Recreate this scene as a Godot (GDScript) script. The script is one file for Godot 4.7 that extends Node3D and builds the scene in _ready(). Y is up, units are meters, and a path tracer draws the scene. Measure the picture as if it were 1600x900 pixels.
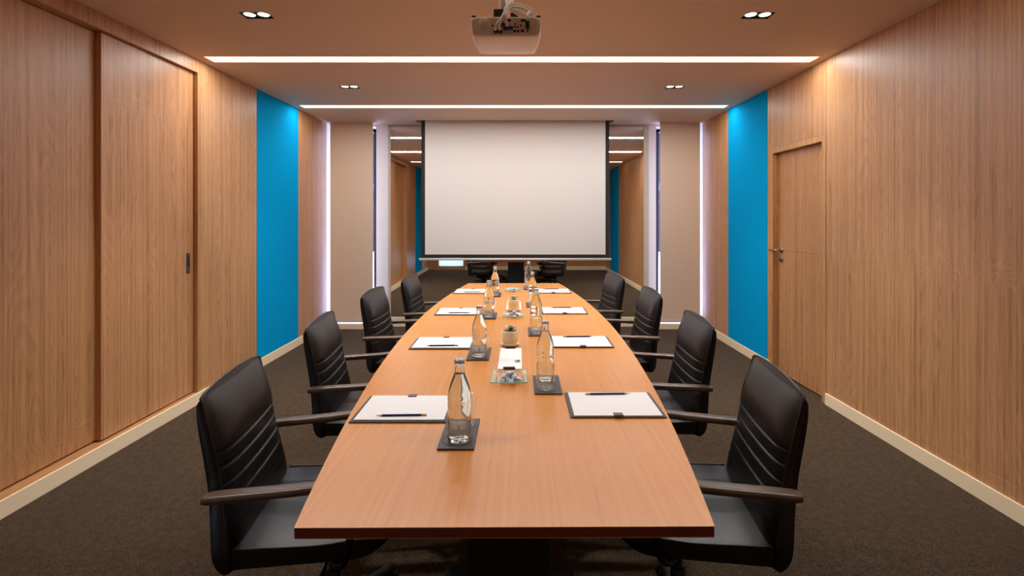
extends Node3D

# ------------------------------------------------------------------ constants of the place (metres, y up, camera looks along -z)
const CEIL := 2.65
const WALL_L := -2.475
const WALL_R := 2.36
const TABLE_Y := 0.75

var M := {}
var taken := {}


# ------------------------------------------------------------------ naming helpers
func numbered(called: String) -> String:
	var n: int = taken.get(called, 0)
	taken[called] = n + 1
	return called if n == 0 else "%s_%03d" % [called, n]


func tag(o: Node, label: String, category: String, group := "", kind := "") -> Node:
	if label: o.set_meta("label", label)
	if category: o.set_meta("category", category)
	if group: o.set_meta("group", group)
	if kind: o.set_meta("kind", kind)
	return o


func thing(called: String, label: String, category: String, at := Vector3.ZERO, turn := 0.0, group := "") -> Node3D:
	var o := Node3D.new()
	o.name = numbered(called)
	add_child(o)
	o.position = at
	o.rotation.y = turn
	tag(o, label, category, group)
	return o


func frame_node(called: String, label := "", category := "") -> Node3D:
	var o := Node3D.new()
	o.name = called
	add_child(o)
	tag(o, label, category, "", "structure")
	return o


func part(called: String, mesh: Mesh, mat: Material, parent: Node, at := Vector3.ZERO) -> MeshInstance3D:
	var o := MeshInstance3D.new()
	o.name = called
	o.mesh = mesh
	o.material_override = mat
	o.position = at
	parent.add_child(o, true)
	return o


func dup(src: Node3D, at: Vector3, turn: float, label: String) -> Node3D:
	var c: Node3D = src.duplicate()
	var base: String = src.name
	c.name = numbered(base)
	add_child(c)
	c.position = at
	c.rotation.y = turn
	c.set_meta("label", label)
	return c


# ------------------------------------------------------------------ mesh helpers (front faces clockwise)
func quad(st: SurfaceTool, a: Vector3, b: Vector3, c: Vector3, d: Vector3) -> void:
	st.add_vertex(a); st.add_vertex(b); st.add_vertex(c)
	st.add_vertex(a); st.add_vertex(c); st.add_vertex(d)


func begin(group := 0) -> SurfaceTool:
	var st := SurfaceTool.new()
	st.begin(Mesh.PRIMITIVE_TRIANGLES)
	st.set_smooth_group(group)
	return st


func finish(st: SurfaceTool) -> ArrayMesh:
	st.generate_normals()
	return st.commit()


# a box with rounded edges between two corners
func add_rbox(st: SurfaceTool, lo: Vector3, hi: Vector3, bevel: float) -> void:
	var c := (lo + hi) / 2.0
	var h := (hi - lo) / 2.0
	var b: float = min(bevel, min(h.x, min(h.y, h.z)) * 0.98)
	var inner := h - Vector3(b, b, b)
	for axis in 3:
		for s in [-1.0, 1.0]:
			var u := (axis + 1) % 3
			var v := (axis + 2) % 3
			var us := [-h[u], -inner[u], inner[u], h[u]]
			var vs := [-h[v], -inner[v], inner[v], h[v]]
			for i in 3:
				for j in 3:
					var pts := []
					for k in [[0, 0], [1, 0], [1, 1], [0, 1]]:
						var p := Vector3.ZERO
						p[axis] = h[axis] * s
						p[u] = us[i + k[0]]
						p[v] = vs[j + k[1]]
						pts.append(p)
					if s > 0: pts.reverse()
					for t in [0, 1, 2, 0, 2, 3]:
						var p: Vector3 = pts[t]
						var q := p.clamp(-inner, inner)
						var n := (p - q).normalized()
						st.set_normal(n)
						st.add_vertex(c + q + n * b)


func rbox(lo: Vector3, hi: Vector3, bevel := 0.002) -> ArrayMesh:
	var st := begin()
	add_rbox(st, lo, hi, bevel)
	return st.commit()


func box(lo: Vector3, hi: Vector3) -> ArrayMesh:
	return rbox(lo, hi, 0.0008)


func slab(called: String, lo: Vector3, hi: Vector3, mat: Material, parent: Node, bevel := 0.0008) -> MeshInstance3D:
	var c := (lo + hi) / 2.0
	return part(called, rbox(lo - c, hi - c, bevel), mat, parent, c)


# profile: (radius, height) pairs going up outside; turns about y
func add_lathe(st: SurfaceTool, prof: Array, segs := 32, at := Vector3.ZERO) -> void:
	for i in prof.size() - 1:
		for k in segs:
			var a := TAU * k / segs
			var b := TAU * (k + 1) / segs
			var p: Vector2 = prof[i]
			var q: Vector2 = prof[i + 1]
			var p0 := at + Vector3(p.x * cos(a), p.y, p.x * sin(a))
			var p1 := at + Vector3(p.x * cos(b), p.y, p.x * sin(b))
			var q0 := at + Vector3(q.x * cos(a), q.y, q.x * sin(a))
			var q1 := at + Vector3(q.x * cos(b), q.y, q.x * sin(b))
			if p.x < 1e-6:
				st.add_vertex(p0); st.add_vertex(q1); st.add_vertex(q0)
			elif q.x < 1e-6:
				st.add_vertex(p0); st.add_vertex(p1); st.add_vertex(q0)
			else:
				quad(st, p0, p1, q1, q0)


func lathe(prof: Array, segs := 32) -> ArrayMesh:
	var st := begin()
	add_lathe(st, prof, segs)
	return finish(st)


# sweeps a closed cross-section (list of Vector2: side, up) along points
func add_sweep(st: SurfaceTool, pts: Array, section: Array, side_hint := Vector3.ZERO, scales := []) -> void:
	var rings := []
	var side := side_hint
	for i in pts.size():
		var d: Vector3 = (pts[min(i + 1, pts.size() - 1)] - pts[max(i - 1, 0)]).normalized()
		if side_hint == Vector3.ZERO:
			if side == Vector3.ZERO:
				side = d.cross(Vector3.UP) if absf(d.y) < 0.9 else d.cross(Vector3.RIGHT)
			side = (side - d * side.dot(d)).normalized()
		else:
			side = (side_hint - d * side_hint.dot(d)).normalized()
		var up := side.cross(d).normalized()
		var ring := []
		var k: float = scales[i] if scales.size() else 1.0
		for q in section:
			ring.append(pts[i] + (side * q.x + up * q.y) * k)
		rings.append(ring)
	var n := section.size()
	for i in rings.size() - 1:
		for j in n:
			var k := (j + 1) % n
			quad(st, rings[i][j], rings[i][k], rings[i + 1][k], rings[i + 1][j])
	for e in [0, rings.size() - 1]:
		var c := Vector3.ZERO
		for p in rings[e]: c += p
		c /= n
		for j in n:
			var k := (j + 1) % n
			if e == 0:
				st.add_vertex(c); st.add_vertex(rings[e][k]); st.add_vertex(rings[e][j])
			else:
				st.add_vertex(c); st.add_vertex(rings[e][j]); st.add_vertex(rings[e][k])


func round_section(r: float, n := 10) -> Array:
	var s := []
	for i in n:
		s.append(Vector2(cos(TAU * i / n), sin(TAU * i / n)) * r)
	return s


func super_section(w: float, h: float, n := 20, e := 4.0) -> Array:
	var s := []
	for i in n:
		var a := TAU * i / n
		var c := cos(a)
		var d := sin(a)
		s.append(Vector2(sign(c) * pow(absf(c), 2.0 / e) * w / 2, sign(d) * pow(absf(d), 2.0 / e) * h / 2))
	return s


func smooth_path(ctrl: Array, step := 0.02) -> Array:
	var c := Curve3D.new()
	for i in ctrl.size():
		var t: Vector3 = (ctrl[min(i + 1, ctrl.size() - 1)] - ctrl[max(i - 1, 0)]) / 6.0
		c.add_point(ctrl[i], -t, t)
	var out := []
	var l := c.get_baked_length()
	var n := int(max(2, round(l / step)))
	for i in n + 1:
		out.append(c.sample_baked(l * i / n, true))
	return out


func tube(ctrl: Array, r: float, segs := 10, step := 0.02) -> ArrayMesh:
	var st := begin()
	add_sweep(st, smooth_path(ctrl, step), round_section(r, segs))
	return finish(st)


func cyl(r: float, y0: float, y1: float, segs := 32, b := 0.001) -> ArrayMesh:
	return lathe([Vector2(0, y0), Vector2(r - b, y0), Vector2(r - b, y0), Vector2(r, y0 + b), Vector2(r, y1 - b), Vector2(r - b, y1), Vector2(r - b, y1), Vector2(0, y1)], segs)


# outline (Vector2 x,z; counted either way) raised from y0 to y1 with a small rounded edge
func prism(outline: PackedVector2Array, y0: float, y1: float, b := 0.0015) -> ArrayMesh:
	var ol := outline
	if not Geometry2D.is_polygon_clockwise(ol): ol.reverse()
	var rings := []
	for q in [[-b, y0], [0.0, y0 + b], [0.0, y1 - b], [-b, y1]]:
		var ins := []
		for i in ol.size():
			var a: Vector2 = ol[(i - 1 + ol.size()) % ol.size()]
			var m: Vector2 = ol[i]
			var c: Vector2 = ol[(i + 1) % ol.size()]
			var n1 := (m - a).normalized().orthogonal()
			var n2 := (c - m).normalized().orthogonal()
			var n := (n1 + n2).normalized()
			var k: float = q[0] / max(0.4, n.dot(n1))
			ins.append(m + n * k)
		rings.append([ins, q[1]])
	var st := begin(1)
	for r in rings.size() - 1:
		st.set_smooth_group(1 + r)
		for i in ol.size():
			var j := (i + 1) % ol.size()
			var a: Vector2 = rings[r][0][i]
			var c: Vector2 = rings[r][0][j]
			var d: Vector2 = rings[r + 1][0][j]
			var e: Vector2 = rings[r + 1][0][i]
			quad(st, Vector3(a.x, rings[r][1], a.y), Vector3(e.x, rings[r + 1][1], e.y), Vector3(d.x, rings[r + 1][1], d.y), Vector3(c.x, rings[r][1], c.y))
	var top := PackedVector2Array(rings[3][0])
	var tri := Geometry2D.triangulate_polygon(top)
	st.set_smooth_group(9)
	for i in range(0, tri.size(), 3):
		var a := top[tri[i]]
		var c := top[tri[i + 1]]
		var d := top[tri[i + 2]]
		if (c - a).cross(d - a) < 0.0:
			var s := c
			c = d
			d = s
		st.add_vertex(Vector3(a.x, y1, a.y)); st.add_vertex(Vector3(c.x, y1, c.y)); st.add_vertex(Vector3(d.x, y1, d.y))
		st.add_vertex(Vector3(a.x, y0, a.y)); st.add_vertex(Vector3(d.x, y0, d.y)); st.add_vertex(Vector3(c.x, y0, c.y))
	return finish(st)


# ------------------------------------------------------------------ textures
func streaks(w: int, h: int, rows: int, freq: float, sd: int, octaves := 3) -> PackedByteArray:
	var n := FastNoiseLite.new()
	n.noise_type = FastNoiseLite.TYPE_SIMPLEX_SMOOTH
	n.seed = sd
	n.frequency = freq
	n.fractal_octaves = octaves
	var im := n.get_seamless_image(w, rows)
	im.convert(Image.FORMAT_L8)
	if rows != h: im.resize(w, h, Image.INTERPOLATE_CUBIC)
	return im.get_data()


func ramp(cols: Array) -> PackedByteArray:
	var out := PackedByteArray()
	for i in 256:
		var t := i / 255.0 * (cols.size() - 1)
		var k: int = min(int(t), cols.size() - 2)
		var c: Color = cols[k].lerp(cols[k + 1], t - k)
		out.append(int(c.r * 255)); out.append(int(c.g * 255)); out.append(int(c.b * 255))
	return out


func wood_texture(w: int, h: int, sd: int, cols: Array, fine: float, mid: float, ring: float, rings := 9.0) -> ImageTexture:
	var a := streaks(w, h, h / 24, 0.26, sd, 2)
	var b := streaks(w, h, h / 64, 0.04, sd + 1, 3)
	var c := streaks(w, h, h / 7, 0.0062, sd + 2, 2)
	var cr := ramp(cols)
	var out := PackedByteArray()
	out.resize(w * h * 3)
	for i in w * h:
		var rv := c[i] / 255.0 * rings
		rv -= floorf(rv)
		rv = 1.0 - rv if rv > 0.25 else rv * 3.0   # saw-toothed growth rings
		var t := 0.5 + (a[i] / 255.0 - 0.5) * fine + (b[i] / 255.0 - 0.5) * mid + (rv - 0.4) * ring
		var k := clampi(int(t * 255.0), 0, 255) * 3
		out[i * 3] = cr[k]
		out[i * 3 + 1] = cr[k + 1]
		out[i * 3 + 2] = cr[k + 2]
	return ImageTexture.create_from_image(Image.create_from_data(w, h, false, Image.FORMAT_RGB8, out))


func grey_texture(w: int, h: int, freq: float, sd: int, octaves := 4, rows := 0) -> ImageTexture:
	return ImageTexture.create_from_image(Image.create_from_data(w, h, false, Image.FORMAT_L8, streaks(w, h, rows if rows else h, freq, sd, octaves)))


func carpet_textures() -> Array:
	var w := 1024
	var noise := streaks(w, w, w / 3, 0.16, 31, 2)
	var noise2 := streaks(w, w, w, 0.012, 32, 3)
	var col := PackedByteArray()
	col.resize(w * w * 3)
	var hgt := PackedByteArray()
	hgt.resize(w * w)
	var rng := RandomNumberGenerator.new()
	rng.seed = 5
	var lanes := 64       # loop rows run along z: the u axis crosses them
	var phase := []
	for i in lanes: phase.append(rng.randf() * TAU)
	for y in w:
		for x in w:
			var i := y * w + x
			var f := float(x) * lanes / w
			var lane := int(f)
			var s := sin(PI * (f - lane))
			var loop := 0.5 + 0.5 * sin(TAU * y * 46.0 / w + phase[lane])
			var hh: float = s * (0.86 + 0.14 * loop)
			hgt[i] = int(hh * 255)
			var n := noise[i] / 255.0
			var t: float = 0.06 + 0.72 * hh + (n - 0.5) * 1.25 + (noise2[i] / 255.0 - 0.5) * 0.25
			t = clampf(t, 0, 1)
			col[i * 3] = int(lerpf(30, 118, t))
			col[i * 3 + 1] = int(lerpf(23, 95, t))
			col[i * 3 + 2] = int(lerpf(17, 72, t))
	return [ImageTexture.create_from_image(Image.create_from_data(w, w, false, Image.FORMAT_RGB8, col)), ImageTexture.create_from_image(Image.create_from_data(w, w, false, Image.FORMAT_L8, hgt))]


func mat(col: Color, rough := 0.6, metal := 0.0, spec := 0.5) -> StandardMaterial3D:
	var m := StandardMaterial3D.new()
	m.albedo_color = col
	m.roughness = rough
	m.metallic = metal
	m.metallic_specular = spec
	return m


func tri_mat(tex: Texture2D, size: Vector2, rough: float, tint := Color.WHITE, offset := Vector3.ZERO, spec := 0.5) -> StandardMaterial3D:
	var m := mat(tint, rough, 0.0, spec)
	m.albedo_texture = tex
	m.uv1_triplanar = true
	m.uv1_world_triplanar = true
	m.uv1_triplanar_sharpness = 8.0
	m.uv1_scale = Vector3(1.0 / size.x, 1.0 / size.y, 1.0 / size.x)
	m.uv1_offset = offset
	return m


func glow(col: Color, energy: float) -> StandardMaterial3D:
	var m := mat(Color(0.9, 0.9, 0.9), 0.6)
	m.emission_enabled = true
	m.emission = col
	m.emission_energy_multiplier = energy
	return m


func make_materials() -> void:
	var wall_cols := [Color8(142, 96, 60), Color8(184, 132, 88), Color8(202, 149, 103), Color8(218, 168, 120)]
	var wt := wood_texture(1024, 1024, 11, wall_cols, 0.5, 0.6, 0.3, 14.0)
	M.wood = tri_mat(wt, Vector2(1.3, 2.6), 0.42, Color.WHITE, Vector3(0.13, 0.0, 0.21))
	M.wood_b = tri_mat(wt, Vector2(1.3, 2.6), 0.42, Color(0.97, 0.95, 0.93), Vector3(0.41, 0.37, 0.57))
	M.wood_c = tri_mat(wt, Vector2(1.3, 2.6), 0.42, Color(1.0, 0.98, 0.97), Vector3(0.77, 0.61, 0.83))
	M.wood_edge = tri_mat(wt, Vector2(1.3, 2.6), 0.4, Color(1.0, 1.0, 0.96), Vector3(0.3, 0.11, 0.05))
	var table_cols := [Color8(184, 107, 42), Color8(208, 130, 50), Color8(215, 140, 56), Color8(224, 152, 68)]
	M.table = tri_mat(wood_texture(1024, 1024, 71, table_cols, 0.26, 0.4, 0.2, 10.0), Vector2(0.95, 2.3), 0.27, Color.WHITE, Vector3.ZERO, 0.47)
	M.table.uv1_scale = Vector3(1.0 / 0.95, 1.0 / 0.95, 1.0 / 2.3)
	M.table_edge_shade = mat(Color8(118, 56, 18), 0.5)  # top's orange brown darkened: shade on the front edge put into the colour
	var ct := carpet_textures()
	M.carpet = tri_mat(ct[0], Vector2(0.62, 0.62), 0.95, Color.WHITE, Vector3.ZERO, 0.15)
	M.carpet.rim_enabled = true
	M.carpet.rim = 0.09
	M.carpet.rim_tint = 0.6
	M.carpet.heightmap_enabled = true
	M.carpet.heightmap_texture = ct[1]
	M.carpet.heightmap_scale = 0.25
	M.ceiling = mat(Color8(222, 196, 174), 0.9, 0, 0.2)
	M.skirting = mat(Color8(252, 227, 190), 0.45)
	M.skirting_cap = mat(Color8(240, 224, 202), 0.35)
	M.blue = tri_mat(grey_blue(), Vector2(0.5, 0.5), 0.95, Color.WHITE, Vector3.ZERO, 0.15)
	M.blue.heightmap_enabled = true
	M.blue.heightmap_texture = grey_texture(512, 512, 0.05, 22, 4)
	M.blue.heightmap_scale = 0.1
	M.dark_gap = mat(Color8(24, 18, 14), 0.8)
	M.white_paint = mat(Color8(235, 232, 232), 0.6)
	M.beige_trim = mat(Color8(206, 190, 172), 0.5)
	M.blind = mat(Color8(236, 208, 182), 0.9, 0, 0.2)
	M.blind.backlight_enabled = true
	M.blind.backlight = Color(0.16, 0.15, 0.14)
	M.blind.heightmap_enabled = true
	M.blind.heightmap_texture = grey_texture(256, 256, 0.3, 41, 2)
	M.blind.heightmap_scale = 0.03
	M.blind.uv1_triplanar = true
	M.blind.uv1_scale = Vector3(6, 6, 6)
	M.blind_rail = mat(Color8(214, 200, 188), 0.5)
	M.mirror = mat(Color8(244, 243, 240), 0.015, 1.0)
	M.window_frame = mat(Color8(40, 48, 66), 0.4, 0.4)
	M.pane = mat(Color(0.9, 0.95, 1.0, 0.04), 0.02)
	M.pane.transparency = BaseMaterial3D.TRANSPARENCY_ALPHA
	M.frosted = mat(Color8(205, 240, 240), 0.8)
	M.frosted.backlight_enabled = true
	M.frosted.backlight = Color(0.9, 1.0, 1.0)
	M.screen_white = mat(Color8(244, 236, 230), 0.85, 0, 0.2)
	M.screen_black = mat(Color8(38, 36, 35), 0.7)
	M.screen_bar = mat(Color8(236, 228, 220), 0.4)
	M.leather = mat(Color8(22, 18, 17), 0.33, 0.0, 0.5)
	M.leather.heightmap_enabled = true
	M.leather.heightmap_texture = grey_texture(512, 512, 0.09, 51, 3)
	M.leather.heightmap_scale = 0.014
	M.leather.uv1_triplanar = true
	M.leather.uv1_scale = Vector3(5, 5, 5)
	M.leather_side = M.leather.duplicate()
	M.leather_side.albedo_color = Color8(18, 16, 16)
	M.piping = mat(Color8(24, 21, 21), 0.35)
	M.arm = mat(Color8(98, 77, 62), 0.36)
	M.black_plastic = mat(Color8(16, 15, 15), 0.45)
	M.black_metal = mat(Color8(22, 21, 21), 0.35, 0.6)
	M.chrome = mat(Color8(200, 198, 192), 0.22, 1.0)
	M.steel = mat(Color8(176, 166, 150), 0.3, 1.0)
	M.grey_metal = mat(Color8(96, 90, 88), 0.45, 0.7)
	M.pedestal = mat(Color8(20, 18, 17), 0.6)
	M.paper = mat(Color8(246, 242, 240), 0.85, 0, 0.2)
	M.pad_board = mat(Color8(70, 58, 60), 0.55)
	M.clip = mat(Color8(74, 66, 68), 0.4)
	M.pencil = mat(Color8(28, 38, 78), 0.35)
	M.pencil_wood = mat(Color8(224, 172, 112), 0.6)
	M.pencil_lead = mat(Color8(40, 38, 40), 0.5)
	M.ferrule = mat(Color8(206, 160, 92), 0.35, 0.8)
	M.eraser = mat(Color8(214, 150, 120), 0.8)
	M.coaster = mat(Color8(66, 58, 60), 0.5)
	M.coaster_line = mat(Color8(30, 26, 28), 0.6)
	M.glass = mat(Color(1, 1, 1, 0.02), 0.0)
	M.glass.transparency = BaseMaterial3D.TRANSPARENCY_ALPHA
	M.bottle_glass = mat(Color(0.985, 1.0, 0.985, 0), 0.0)
	M.bottle_glass.refraction_enabled = true
	M.bottle_glass.refraction_scale = 0.05
	M.water = mat(Color(1, 1, 1, 0), 0.0)
	M.water.refraction_enabled = true
	M.water.refraction_scale = 0.033
	M.cap = mat(Color8(186, 187, 192), 0.3, 0.5)
	M.dish_glass = mat(Color(0.95, 1.0, 0.98, 0.04), 0.02)
	M.dish_glass.transparency = BaseMaterial3D.TRANSPARENCY_ALPHA
	M.building = mat(Color8(16, 22, 38), 1.0, 0, 0.0)
	M.terrace = mat(Color8(225, 226, 230), 0.9)
	M.dish_edge = mat(Color(0.45, 0.92, 0.8, 0.6), 0.1)
	M.dish_edge.transparency = BaseMaterial3D.TRANSPARENCY_ALPHA
	M.pot = mat(Color8(253, 232, 184), 0.7)
	M.saucer = mat(Color8(248, 226, 198), 0.6)
	M.soil = mat(Color8(50, 38, 28), 0.95)
	M.leaf = mat(Color8(84, 112, 84), 0.5)
	M.leaf_pale = mat(Color8(222, 234, 220), 0.5)
	M.projector = mat(Color8(246, 236, 228), 0.4)
	M.projector_grey = mat(Color8(232, 222, 214), 0.5)
	M.mount_white = mat(Color8(236, 226, 216), 0.45)
	M.cable = mat(Color8(238, 226, 212), 0.5)
	M.port_black = mat(Color8(22, 20, 20), 0.5)
	M.port_blue = mat(Color8(58, 70, 128), 0.5)
	M.card_box = mat(Color8(30, 34, 26), 0.6)
	M.candy = StandardMaterial3D.new()
	M.candy.albedo_texture = candy_texture()
	M.candy.uv1_triplanar = true
	M.candy.uv1_scale = Vector3(13, 13, 13)
	M.candy.roughness = 0.25
	M.strip = glow(Color(1.0, 0.93, 0.84), 1.6)
	M.lamp = glow(Color(1.0, 0.95, 0.86), 3.0)
	M.led = glow(Color(0.5, 0.45, 1.0), 1.5)


func grey_blue() -> ImageTexture:
	var a := streaks(512, 512, 512, 0.04, 21, 4)
	var out := PackedByteArray()
	out.resize(512 * 512 * 3)
	for i in 512 * 512:
		var t := 0.93 + 0.1 * (a[i] / 255.0 - 0.5)
		out[i * 3] = int(2 * t)
		out[i * 3 + 1] = int(168 * t)
		out[i * 3 + 2] = int(230 * t)
	return ImageTexture.create_from_image(Image.create_from_data(512, 512, false, Image.FORMAT_RGB8, out))


func candy_texture() -> ImageTexture:
	var a := streaks(256, 256, 256, 0.03, 61, 2)
	var out := PackedByteArray()
	out.resize(256 * 256 * 3)
	for i in 256 * 256:
		var blue: bool = absf(a[i] / 255.0 - 0.5) < 0.09
		out[i * 3] = 44 if blue else 236
		out[i * 3 + 1] = 58 if blue else 240
		out[i * 3 + 2] = 138 if blue else 248
	return ImageTexture.create_from_image(Image.create_from_data(256, 256, false, Image.FORMAT_RGB8, out))


# ------------------------------------------------------------------ camera, sky, lamps
const STRIPS := [[-2.21, -2.07], [-3.91, -3.77], [-5.55, -5.41]]
const STRIP_X := [-2.385, 2.275]
const STRIP_ENERGY := [0.2, 5.2, 3.5]
const SPOT_ENERGY := [2.0, 1.6]      # the lamp on the table side, tilted to the table; the one on the wall side, straight down
const WARM := Color(0.99, 1.0, 1.0)
const DOWNLIGHTS := [[-1.577, -3.0], [1.435, -3.0], [-1.583, -4.66], [1.452, -4.66], [-1.577, -1.34], [1.435, -1.34], [-1.577, 0.2], [1.435, 0.2]]  # last pair is unseen, added to brighten the rear wall


func make_view() -> void:
	var cam := Camera3D.new()
	cam.name = "camera"
	add_child(cam)
	cam.position = Vector3(0, 1.44, 0)
	var near := 0.05
	cam.set_frustum(near * 900.0 / 780.0, Vector2(-11.0, -111.0) / 780.0 * near, near, 60.0)
	cam.current = true
	var we := WorldEnvironment.new()
	we.name = "world_environment"
	var e := Environment.new()
	e.background_mode = Environment.BG_SKY
	var sky := Sky.new()
	var sm := ProceduralSkyMaterial.new()
	sm.sky_top_color = Color(0.66, 0.72, 0.92)
	sm.sky_horizon_color = Color(0.84, 0.86, 0.98)
	sm.ground_horizon_color = Color(0.78, 0.80, 0.92)
	sm.ground_bottom_color = Color(0.6, 0.6, 0.68)
	sm.sky_energy_multiplier = 3.2
	sm.ground_energy_multiplier = 3.2
	sky.sky_material = sm
	e.sky = sky
	e.tonemap_mode = Environment.TONE_MAPPER_LINEAR
	e.tonemap_exposure = 1.0
	e.sdfgi_enabled = true
	e.ssao_enabled = true
	e.ssil_enabled = true
	we.environment = e
	add_child(we)


func ceiling_lights() -> void:
	var words := ["nearest the viewer, above the top of the picture", "the longer nearer one, just beyond the projector", "the farther one, close to the screen"]
	for i in 3:
		var z0: float = STRIPS[i][0]
		var z1: float = STRIPS[i][1]
		var t := thing("ceiling_light_strip", "long recessed white light strip across the ceiling, " + words[i], "ceiling light", Vector3((STRIP_X[0] + STRIP_X[1]) / 2, CEIL, (z0 + z1) / 2), 0, "recessed ceiling light strips")
		var hx: float = (STRIP_X[1] - STRIP_X[0]) / 2
		var hz := (z1 - z0) / 2
		slab("diffuser", Vector3(-hx, 0.0035, -hz), Vector3(hx, 0.03, hz), M.strip, t)
		slab("housing", Vector3(-hx - 0.02, 0.03, -hz - 0.02), Vector3(hx + 0.02, 0.06, hz + 0.02), M.white_paint, t)
		var l := AreaLight3D.new()
		l.name = "strip_light"
		l.area_size = Vector2(hx * 2 - 0.02, hz * 2 - 0.01)
		l.light_energy = STRIP_ENERGY[i]
		l.light_color = WARM
		l.shadow_enabled = true
		l.area_range = 12.0
		l.area_attenuation = 2.0
		l.position = Vector3(0, 0.001, 0)
		l.rotation.x = -PI / 2
		t.add_child(l)
	var where := ["near left one in view", "near right one in view", "far left one", "far right one", "left one overhead, above the picture", "right one overhead, above the picture", "left unseen one added behind the viewer", "right unseen one added behind the viewer"]
	for i in 8:
		var x: float = DOWNLIGHTS[i][0]
		var z: float = DOWNLIGHTS[i][1]
		var t := thing("twin_downlight", "twin spot downlight in a black ceiling recess, the %s" % where[i], "ceiling light", Vector3(x, CEIL, z), 0, "twin downlights in the ceiling")
		slab("recess_box", Vector3(-0.085, 0.035, -0.05), Vector3(0.085, 0.045, 0.05), M.port_black, t)
		slab("divider", Vector3(-0.006, 0.008, -0.046), Vector3(0.006, 0.035, 0.046), M.port_black, t)
		for s in [-1, 1]:
			slab("recess_side", Vector3(s * 0.0835 - 0.0012, 0.0005, -0.0495), Vector3(s * 0.0835 + 0.0012, 0.035, 0.0495), M.port_black, t, 0.0004)
			slab("recess_side", Vector3(-0.082, 0.0005, s * 0.0483 - 0.0012), Vector3(0.082, 0.035, s * 0.0483 + 0.0012), M.port_black, t, 0.0004)
			var lamp := part("lamp", cyl(0.033, 0.0, 0.012, 28), M.lamp, t, Vector3(s * 0.042, 0.005, 0))
			part("lamp_ring", lathe([Vector2(0.034, 0.004), Vector2(0.038, 0.003), Vector2(0.039, 0.016), Vector2(0.034, 0.016), Vector2(0.034, 0.004)], 28), M.black_metal, t, Vector3(s * 0.042, 0.001, 0))
			var l := SpotLight3D.new()
			l.name = "downlight_beam"
			var inner: bool = s * x < 0.0
			l.light_energy = SPOT_ENERGY[0] if inner and i < 6 else [2.9, 1.7, 0.25, 0.3][int(i / 2)]
			l.light_color = WARM
			l.spot_angle = 34.0 if inner else 42.0
			l.spot_angle_attenuation = 0.9
			l.spot_range = 12.0
			l.spot_attenuation = 2.0
			l.light_size = 0.03
			l.shadow_enabled = true
			l.position = Vector3(s * 0.042, -0.002, 0)
			l.rotation.x = -PI / 2
			l.rotation = Vector3(-PI / 2, 0, 0)
			l.basis = Basis(Vector3(0, 0, 1), deg_to_rad(36.0 if inner and i < 6 else 0.0) * (1.0 if x < 0.0 else -1.0)) * l.basis   # aimed at the table
			t.add_child(l)


# ------------------------------------------------------------------ the room
func csg_box(parent: CSGCombiner3D, called: String, lo: Vector3, hi: Vector3, cut := false) -> void:
	var b := CSGBox3D.new()
	b.name = called
	b.size = hi - lo
	b.position = (lo + hi) / 2
	b.operation = CSGShape3D.OPERATION_SUBTRACTION if cut else CSGShape3D.OPERATION_UNION
	parent.add_child(b, true)


func groove_wall_panel(parent: Node, x0: float, x1: float, y0: float, y1: float, z0: float, z1: float, m: Material) -> void:
	slab("wood_panel", Vector3(min(x0, x1), y0, min(z0, z1)), Vector3(max(x0, x1), y1, max(z0, z1)), m, parent, 0.0012)


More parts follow.
